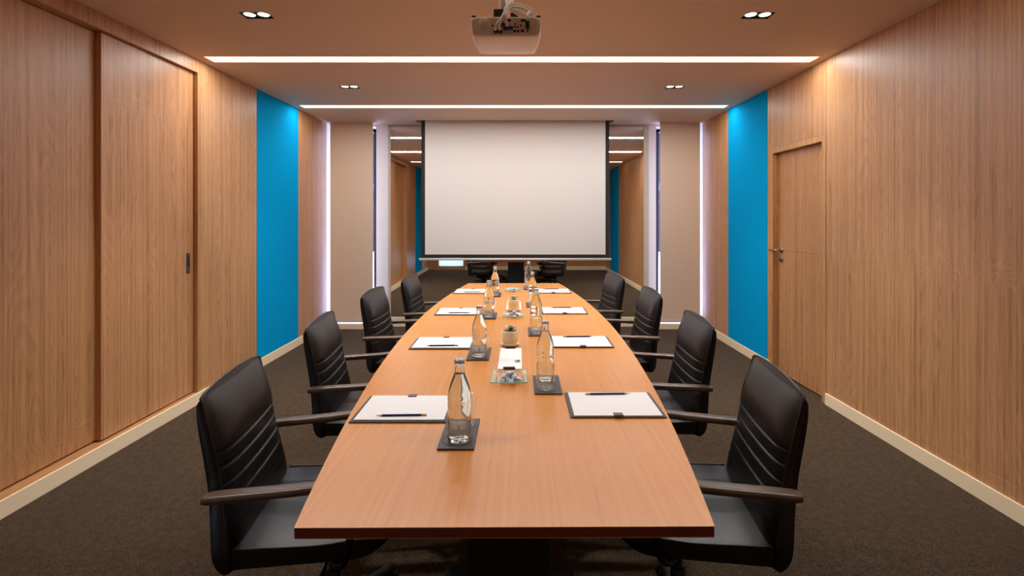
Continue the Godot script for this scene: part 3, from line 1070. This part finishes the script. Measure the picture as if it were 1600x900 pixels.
func make_bottle(at: Vector3, label: String) -> Node3D:
	var t := thing("water_bottle", label, "bottle", at, 0.0, "glass water bottles on the table")
	var outer := [Vector2(0, 0.003), Vector2(0.024, 0.003), Vector2(0.031, 0.0), Vector2(0.0345, 0.003), Vector2(0.0365, 0.010), Vector2(0.0365, 0.040), Vector2(0.0357, 0.043), Vector2(0.0357, 0.100), Vector2(0.0363, 0.103), Vector2(0.0368, 0.112), Vector2(0.0362, 0.116), Vector2(0.0362, 0.124), Vector2(0.0368, 0.128), Vector2(0.0363, 0.136), Vector2(0.034, 0.150), Vector2(0.0295, 0.167), Vector2(0.0235, 0.184), Vector2(0.0178, 0.199), Vector2(0.0148, 0.212), Vector2(0.0136, 0.224), Vector2(0.0134, 0.229), Vector2(0.0155, 0.231), Vector2(0.0155, 0.234), Vector2(0.0135, 0.236), Vector2(0.0132, 0.243), Vector2(0.0118, 0.2445)]
	var wall := 0.0026
	var inner := [Vector2(0.0105, 0.243), Vector2(0.0108, 0.224), Vector2(0.0122, 0.212), Vector2(0.0152, 0.1985), Vector2(0.0209, 0.183), Vector2(0.0269, 0.166), Vector2(0.0314, 0.149), Vector2(0.0336, 0.134), Vector2(0.0336, 0.105), Vector2(0.0332, 0.043), Vector2(0.0337, 0.018), Vector2(0.0315, 0.011), Vector2(0.022, 0.009), Vector2(0, 0.012)]
	part("glass_body", lathe(outer + inner, 48), M.bottle_glass, t)
	var w := [Vector2(0, 0.0117), Vector2(0.022, 0.0087), Vector2(0.0317, 0.0107), Vector2(0.0339, 0.018), Vector2(0.0334, 0.043), Vector2(0.0338, 0.105), Vector2(0.0338, 0.134), Vector2(0.0316, 0.149), Vector2(0.0271, 0.166), Vector2(0.0211, 0.183), Vector2(0.0154, 0.1985), Vector2(0.0140, 0.2025), Vector2(0.0138, 0.2035), Vector2(0, 0.203)]
	part("water", lathe(w, 48), M.water, t)
	var cp := []
	cp = [Vector2(0.0140, 0.2365), Vector2(0.0165, 0.2365), Vector2(0.0165, 0.2395), Vector2(0.0148, 0.244), Vector2(0.0138, 0.2465), Vector2(0.010, 0.2485), Vector2(0, 0.249)]
	part("crown_cap", lathe([Vector2(0, 0.2447), Vector2(0.0136, 0.2447)] + cp, 40), M.cap, t)
	return t


func tumbler_mesh() -> ArrayMesh:
	return lathe([Vector2(0, 0.0), Vector2(0.030, 0.0), Vector2(0.034, 0.002), Vector2(0.036, 0.008), Vector2(0.0385, 0.05), Vector2(0.0395, 0.094), Vector2(0.0390, 0.095), Vector2(0.0382, 0.094), Vector2(0.0370, 0.05), Vector2(0.0340, 0.013), Vector2(0.030, 0.010), Vector2(0, 0.010)], 48)


func dish_mesh() -> ArrayMesh:
	var n := 28
	var top := []
	var bot := []
	for i in n + 1:
		var a := []
		var b := []
		for j in n + 1:
			var u := -1.0 + 2.0 * i / n
			var v := -1.0 + 2.0 * j / n
			var m: float = max(absf(u), absf(v))
			var sx := 1.0 - 0.06 * (1.0 - v * v) * absf(u)
			var sz := 1.0 - 0.06 * (1.0 - u * u) * absf(v)
			var y := 0.015 * smoothstep(0.55, 1.0, m) + 0.004 * pow(absf(u * v), 2)
			a.append(Vector3(u * 0.075 * sx, y + 0.0045, v * 0.078 * sz))
			b.append(Vector3(u * 0.075 * sx, y, v * 0.078 * sz))
		top.append(a)
		bot.append(b)
	var st := begin(1)
	for i in n:
		for j in n:
			st.set_smooth_group(1)
			quad(st, top[i][j], top[i + 1][j], top[i + 1][j + 1], top[i][j + 1])
			st.set_smooth_group(2)
			quad(st, bot[i][j + 1], bot[i + 1][j + 1], bot[i + 1][j], bot[i][j])
		st.set_smooth_group(3)
		quad(st, top[i + 1][0], top[i][0], bot[i][0], bot[i + 1][0])
		quad(st, top[i][n], top[i + 1][n], bot[i + 1][n], bot[i][n])
		quad(st, top[0][i], top[0][i + 1], bot[0][i + 1], bot[0][i])
		quad(st, top[n][i + 1], top[n][i], bot[n][i], bot[n][i + 1])
	return finish(st)


func dish_rim() -> ArrayMesh:
	var pts := []
	var n := 12
	for side in 4:
		for k in n:
			var s := -1.0 + 2.0 * k / n
			var u: float = [s, 1.0, -s, -1.0][side]
			var v: float = [1.0, -s, -1.0, s][side]
			var sx := 1.0 - 0.06 * (1.0 - v * v) * absf(u)
			var sz := 1.0 - 0.06 * (1.0 - u * u) * absf(v)
			pts.append(Vector3(u * 0.0755 * sx, 0.015 + 0.004 * pow(absf(u * v), 2) + 0.0023, v * 0.0785 * sz))
	pts.append(pts[0])
	var st := begin()
	add_sweep(st, pts, super_section(0.0026, 0.0048, 8, 4.0))
	return finish(st)


func make_candy(at: Vector3, turn: float, label: String) -> Node3D:
	var t := thing("wrapped_candy", label, "candy", at, turn, label)
	var st := begin()
	add_sweep(st, [Vector3(-0.0169, 0.0072, 0), Vector3(-0.0130, 0.0072, 0), Vector3(0, 0.0072, 0), Vector3(0.0130, 0.0072, 0), Vector3(0.0169, 0.0072, 0)], super_section(0.021, 0.014, 12, 2.6), Vector3.ZERO, [0.3, 0.9, 1.0, 0.9, 0.3])
	part("sweet", finish(st), M.candy, t)
	for s in [-1.0, 1.0]:
		st = begin()
		add_sweep(st, [Vector3(s * 0.0156, 0.0072, 0), Vector3(s * 0.0208, 0.007, 0), Vector3(s * 0.0286, 0.008, 0)], super_section(0.0208, 0.003, 10, 2.0), Vector3(0, 0, 1), [0.35, 0.7, 1.0])
		part("twisted_end", finish(st), M.candy, t)
	return t


func leaf_mesh(l: float, w: float) -> ArrayMesh:
	var pts := []
	var sc := []
	for i in 9:
		var k := i / 8.0
		pts.append(Vector3(l * k * (1.0 - 0.25 * k), 0.004 + l * 0.75 * k - l * 0.45 * k * k, 0))
		sc.append(max(0.04, sin(PI * pow(k, 0.75)) * (1.0 - 0.3 * k) + 0.12 * (1.0 - k)))
	var st := begin()
	add_sweep(st, pts, super_section(w, 0.0035, 10, 2.0), Vector3(0, 0, 1), sc)
	return finish(st)


func make_plant(at: Vector3, label: String) -> Node3D:
	var t := thing("potted_succulent", label, "potted plant", at, 0.0, "potted succulents on the table")
	var pot := [Vector2(0, 0), Vector2(0.033, 0), Vector2(0.037, 0.002), Vector2(0.041, 0.012), Vector2(0.0435, 0.04), Vector2(0.0435, 0.066), Vector2(0.042, 0.073), Vector2(0.0395, 0.074), Vector2(0.0385, 0.071), Vector2(0.0385, 0.055), Vector2(0, 0.055)]
	part("pot", lathe(pot, 40), M.pot, t)
	part("soil", lathe([Vector2(0, 0.055), Vector2(0.0384, 0.055), Vector2(0.0384, 0.066), Vector2(0.02, 0.069), Vector2(0, 0.07)], 24), M.soil, t)
	var rng := RandomNumberGenerator.new()
	rng.seed = 8
	var lm := [leaf_mesh(0.055, 0.016), leaf_mesh(0.05, 0.017), leaf_mesh(0.04, 0.014)]
	for i in 17:
		var ring := 0 if i < 7 else 1 if i < 13 else 2
		var o := part("leaf", lm[ring], M.leaf_pale if i % 3 == 1 else M.leaf, t, Vector3(0, 0.066, 0))
		o.rotation = Vector3(0, i * 2.399 + rng.randf() * 0.3, [0.1, 0.45, 0.9][ring] + rng.randf() * 0.12)
		o.scale = Vector3.ONE * rng.randf_range(0.85, 1.12)
	return t


func make_card(at: Vector3, depth: float, label: String) -> Node3D:
	var t := thing("stationery_card", label, "stationery", at, 0.0, "white clipped cards along the table centre")
	var h := depth / 2
	slab("card", Vector3(-0.055, 0, -h), Vector3(0.055, 0.004, h), M.paper, t, 0.0008)
	slab("clip", Vector3(-0.03, 0.002, h - 0.014), Vector3(0.024, 0.011, h + 0.003), M.port_black, t, 0.003)
	slab("clip", Vector3(-0.03, 0.002, -h - 0.003), Vector3(0.024, 0.011, -h + 0.014), M.port_black, t, 0.003)
	var e := part("emblem", box(Vector3(-0.0125, 0, -0.02), Vector3(0.0125, 0.0008, 0.02)), M.port_black, t, Vector3(0.034, 0.004, 0.06))
	var m := mat(Color8(190, 190, 194), 0.5)
	part("emblem_mark", prism(PackedVector2Array([Vector2(-0.010, -0.017), Vector2(-0.003, -0.017), Vector2(-0.003, 0.017), Vector2(-0.010, 0.017)]), 0.0008, 0.0012, 0.0001), m, e)
	part("emblem_mark", prism(PackedVector2Array([Vector2(0.001, 0.012), Vector2(0.010, 0.005), Vector2(0.010, 0.017)]), 0.0008, 0.0012, 0.0001), m, e)
	return t


func make_table_things() -> void:
	var nth := ["nearest the viewer", "second from the viewer", "third from the viewer", "farthest from the viewer"]
	var pads_l := [[-0.405, -1.789], [-0.410, -2.714], [-0.432, -3.617], [-0.432, -4.60]]
	var pads_r := [[0.342, -1.830], [0.338, -2.745], [0.325, -3.654], [0.310, -4.62]]
	var bot_l := [[-0.183, -1.533], [-0.195, -2.455], [-0.206, -3.418], [-0.210, -4.36]]
	var bot_r := [[0.110, -2.10], [0.105, -3.045], [0.107, -3.96], [0.094, -4.877]]
	var pad: Node3D
	var pen: Node3D
	var coaster: Node3D
	var bottle: Node3D
	var y := TABLE_Y
	for side in 2:
		var sn: String = ["left", "right"][side]
		var turn := 0.0 if side == 0 else PI
		for i in 4:
			var p: Array = [pads_l, pads_r][side][i]
			var at := Vector3(p[0], y, p[1])
			var l := "white notepad on a dark board, %s side of the table, %s" % [sn, nth[i]]
			pad = make_notepad(at, turn, l) if pad == null else pad
			if not pad.get_meta("label") == l: dup(pad, at, turn, l)
			# the pencil lies along the edge opposite the clip
			var s := 1.0 if side == 0 else -1.0
			var pat := at + Vector3(-0.0 * s, 0.0092, 0.083 * s)
			l = "navy blue pencil with gold end lying on the %s side notepad %s" % [sn, nth[i]]
			var pturn := turn + deg_to_rad(2.0)
			if pen == null: pen = make_pencil(pat, pturn, l)
			else: dup(pen, pat, pturn, l)
			p = [bot_l, bot_r][side][i]
			var bz: float = p[1]
			at = Vector3(p[0] - 0.005 * s, y, bz - 0.052 * s)
			l = "dark rectangular coaster tray under bottle and glass, %s row, %s" % [sn, nth[i]]
			if coaster == null: coaster = make_coaster(at, 0.0, l)
			else: dup(coaster, at, 0.0, l)
			at = Vector3(p[0], y + 0.0067, bz)
			l = "clear glass water bottle with silver crown cap, %s row, %s" % [sn, nth[i]]
			if bottle == null: bottle = make_bottle(at, l)
			else: dup(bottle, at, 0.0, l)
			var g := part("drinking_glass", tumbler_mesh(), M.glass, self, Vector3(p[0] + 0.004 * s, y + 0.0067, bz - 0.104 * s))
			g.name = numbered("drinking_glass")
			tag(g, "clear tumbler %s the bottle, %s row, %s" % [["behind", "in front of"][side], sn, nth[i]], "glass", "clear glass tumblers on the table")
	# the centre line
	var rng := RandomNumberGenerator.new()
	rng.seed = 4
	var dishes := [[-0.040, -2.095, 9], [-0.037, -3.44, 9], [-0.062, -4.635, 8]]
	var dn := ["nearest dish", "middle dish", "farthest dish"]
	var dm := dish_mesh()
	var rm := dish_rim()
	var candy: Node3D
	for i in 3:
		var t := thing("glass_dish", "square clear glass dish with green tinted rim holding sweets, %s of the three" % ["nearest", "middle", "farthest"][i], "dish", Vector3(dishes[i][0], y, dishes[i][1]), 0.0, "glass sweet dishes on the table")
		part("bowl", dm, M.dish_glass, t)
		part("tinted_rim", rm, M.dish_edge, t)
		for k in dishes[i][2]:
			var lay := 2 if k == 8 else 1 if k >= 5 else 0
			var a: float = TAU * k / 5.0 + 0.1 if lay == 0 else [2.6, 0.4, -1.57, 0.0][k - 5]
			var r: float = [0.029, 0.017, 0.002][lay]
			var at := Vector3(dishes[i][0] + r * cos(a) * 1.15, y + 0.0047 + 0.0125 * lay, dishes[i][1] + r * sin(a))
			var l: String = "blue and white wrapped sweet at the %s of the %s" % [["right", "front", "left", "rear left", "rear right", "upper left", "upper right", "upper rear", "very top"][k], dn[i]]
			var gl: String = "wrapped sweets in the " + dn[i]
			var tn := rng.randf() * TAU
			if candy == null: candy = make_candy(at, tn, l)
			else: dup(candy, at, tn, l)
			get_child(-1).set_meta("group", gl)
	var pl := make_plant(Vector3(-0.048, y + 0.0075, -2.685), "small green succulent in cream pot, nearer of the two on the table")
	dup(pl, Vector3(-0.040, y + 0.0115, -3.66), 1.1, "small green succulent in cream pot, farther of the two, on the white card")
	var saucer := lathe([Vector2(0, 0), Vector2(0.036, 0), Vector2(0.047, 0.006), Vector2(0.050, 0.012), Vector2(0.0485, 0.0125), Vector2(0.045, 0.0085), Vector2(0.036, 0.0065), Vector2(0, 0.0065)], 40)
	for i in 2:
		var s := part("saucer", saucer, M.saucer, self, [Vector3(-0.048, y + 0.0004, -2.685), Vector3(-0.040, y + 0.0044, -3.66)][i])
		s.name = numbered("saucer")
		tag(s, "cream round saucer under the %s succulent pot" % ["nearer", "farther"][i], "saucer", "plant saucers")
	make_card(Vector3(-0.042, y, -2.435), 0.36, "white card with black clips lying before the nearer succulent")
	dup(get_node("stationery_card"), Vector3(-0.040, y, -3.86), 0.0, "white card with black clips lying under the farther succulent")


# ------------------------------------------------------------------ projector on its ceiling mount
func make_projector() -> void:
	var at := Vector3(-0.055, 2.285, -2.20)      # top of the body, centre
	var t := thing("projector", "white ceiling hung projector seen from behind with cable sockets", "projector", at)
	# body: rounded block that narrows slightly to the front and below
	var st := begin()
	var rings := []
	var sec := []
	for i in 40:
		var a := TAU * i / 40
		var c := cos(a)
		var s := sin(a)
		sec.append(Vector2(sign(c) * pow(absf(c), 0.2), sign(s) * pow(absf(s), 0.2)))
	for q in [[0.0, 0.130, 0.030], [0.0, 0.143, 0.038], [0.006, 0.148, 0.042], [0.08, 0.149, 0.044], [0.16, 0.143, 0.044], [0.226, 0.136, 0.043], [0.232, 0.130, 0.038]]:
		var ring := []
		for p in sec:
			ring.append(Vector3(p.x * q[1] * (1.0 - 0.05 * max(0.0, -p.y)), -0.044 + p.y * q[2], 0.1 - q[0]))
		rings.append(ring)
	for i in rings.size() - 1:
		for j in 40:
			var k := (j + 1) % 40
			quad(st, rings[i][j], rings[i + 1][j], rings[i + 1][k], rings[i][k])
	for e in [0, rings.size() - 1]:
		var c := Vector3(0, -0.044, rings[e][0].z)
		for j in 40:
			var k := (j + 1) % 40
			if e == 0:
				st.add_vertex(c); st.add_vertex(rings[e][j]); st.add_vertex(rings[e][k])
			else:
				st.add_vertex(c); st.add_vertex(rings[e][k]); st.add_vertex(rings[e][j])
	part("body", finish(st), M.projector, t)
	var zr := 0.1
	var pn := slab("socket_panel", Vector3(-0.068, -0.078, zr - 0.003), Vector3(0.128, -0.008, zr + 0.002), M.projector_grey, t, 0.001)
	var sp := part("speaker_grille", cyl(0.021, 0, 0.003, 28), M.projector_grey, t, Vector3(-0.096, -0.032, zr))
	sp.rotation.x = PI / 2
	var zz := zr + 0.001
	for s in [[-0.01, 0.02, 0.030, 0.010], [0.062, 0.02, 0.026, 0.009]]:
		slab("video_socket", Vector3(s[0], -0.024, zz), Vector3(s[0] + s[2], -0.024 + s[3], zz + 0.003), M.port_black, t, 0.001)
	for s in [[-0.012, -0.062], [-0.022, -0.046], [0.008, -0.060], [-0.030, -0.040]]:
		slab("blue_plug", Vector3(s[0], s[1], zz), Vector3(s[0] + 0.022, s[1] + 0.014, zz + 0.012), M.port_blue, t, 0.002)
	for s in [[0.030, -0.069, 0.012], [0.046, -0.069, 0.010], [0.062, -0.068, 0.014], [0.088, -0.068, 0.006]]:
		slab("data_socket", Vector3(s[0], s[1], zz), Vector3(s[0] + s[2], s[1] + 0.010, zz + 0.003), M.port_black, t, 0.001)
	for s in [[0.024, -0.046], [0.036, -0.046], [0.048, -0.046], [0.039, -0.034], [0.062, -0.040], [-0.055, -0.042]]:
		part("round_socket", cyl(0.0042, 0, 0.003, 14, 0.0005), M.port_black, t, Vector3(s[0], s[1], zz)).rotation.x = PI / 2
	for x in [-0.043, -0.024]:
		var pg := part("round_plug", cyl(0.009, 0, 0.018, 18), M.port_black, t, Vector3(x, -0.068, zz))
		pg.rotation.x = PI / 2
	slab("power_plug", Vector3(0.082, -0.056, zz), Vector3(0.098, -0.026, zz + 0.02), M.port_black, t, 0.003)
	part("status_led", cyl(0.002, 0, 0.002, 10, 0.0004), M.led, t, Vector3(0.05, -0.089, 0.03)).rotation.x = PI
	part("lens_ring", cyl(0.03, 0, 0.012, 28), M.port_black, t, Vector3(0.04, -0.05, -0.13)).rotation.x = -PI / 2
	for x in [-0.138, 0.138]:
		part("foot", lathe([Vector2(0, 0), Vector2(0.006, 0), Vector2(0.006, 0.012), Vector2(0.010, 0.013), Vector2(0.010, 0.017), Vector2(0, 0.017)], 16), M.black_plastic, t, Vector3(x, -0.002, 0.06))
	# mount
	var mt := thing("projector_mount", "white tubular projector ceiling mount with black bracket", "mount", at)
	part("pole", cyl(0.021, 0.045, 0.35, 24), M.mount_white, mt, Vector3(-0.014, 0, -0.02))
	part("ceiling_plate", cyl(0.06, 0.35, 0.365, 28), M.mount_white, mt, Vector3(-0.014, 0, -0.02))
	slab("bracket", Vector3(-0.055, 0.002, -0.04), Vector3(-0.012, 0.056, 0.04), M.card_box, mt, 0.003)
	slab("bracket", Vector3(0.018, 0.002, -0.04), Vector3(0.052, 0.040, 0.04), M.card_box, mt, 0.003)
	slab("arm", Vector3(-0.075, 0.004, -0.008), Vector3(0.075, 0.010, 0.008), M.black_metal, mt, 0.002)
	part("collar", cyl(0.026, 0.038, 0.056, 24), M.mount_white, mt, Vector3(-0.014, 0, -0.02))
	# cables, each from a plug to the pole
	var cables := [
		["white projector cable rising from the left round plug", [Vector3(-0.043, -0.066, 0.124), Vector3(-0.045, -0.058, 0.135), Vector3(-0.020, -0.02, 0.125), Vector3(0.0, 0.03, 0.10), Vector3(0.018, 0.075, 0.07), Vector3(0.028, 0.10, 0.03), Vector3(0.012, 0.16, 0.01), Vector3(0.010, 0.35, 0.0)], 0.0034],
		["white projector cable rising from the second round plug", [Vector3(-0.024, -0.066, 0.124), Vector3(-0.026, -0.055, 0.137), Vector3(-0.012, -0.015, 0.128), Vector3(0.006, 0.035, 0.105), Vector3(0.022, 0.075, 0.075), Vector3(0.034, 0.105, 0.035), Vector3(0.019, 0.17, 0.015), Vector3(0.018, 0.35, 0.005)], 0.0032],
		["white projector cable looping wide to the right, outer loop", [Vector3(0.004, -0.05, 0.118), Vector3(0.0, -0.02, 0.13), Vector3(-0.004, 0.02, 0.11), Vector3(0.01, 0.05, 0.09), Vector3(0.05, 0.062, 0.07), Vector3(0.10, 0.052, 0.05), Vector3(0.118, 0.030, 0.045), Vector3(0.098, 0.014, 0.045), Vector3(0.05, 0.034, 0.06), Vector3(0.015, 0.07, 0.05), Vector3(0.008, 0.14, 0.02), Vector3(0.004, 0.35, 0.012)], 0.0040],
		["white projector cable looping to the right, inner loop", [Vector3(-0.005, -0.036, 0.118), Vector3(-0.002, -0.005, 0.124), Vector3(0.012, 0.03, 0.10), Vector3(0.05, 0.044, 0.085), Vector3(0.095, 0.036, 0.065), Vector3(0.108, 0.022, 0.060), Vector3(0.07, 0.016, 0.06), Vector3(0.03, 0.03, 0.075), Vector3(0.004, 0.06, 0.065), Vector3(-0.002, 0.13, 0.025), Vector3(-0.006, 0.35, 0.016)], 0.0036],
		["white power cable rising from the black plug on the right", [Vector3(0.090, -0.028, 0.112), Vector3(0.091, -0.005, 0.112), Vector3(0.095, 0.022, 0.085), Vector3(0.110, 0.036, 0.040), Vector3(0.075, 0.056, 0.02), Vector3(0.03, 0.09, 0.01), Vector3(0.020, 0.16, -0.004), Vector3(0.018, 0.35, -0.01)], 0.0036],
	]
	for c in cables:
		tag(part("cable", tube(c[1], c[2] * 1.5, 10, 0.006), M.cable, t), c[0], "")


func _ready() -> void:
	make_view()
	make_materials()
	ceiling_lights()
	make_room()
	make_outside()
	make_end_wall_things()
	make_table()
	make_chairs()
	make_table_things()
	make_projector()
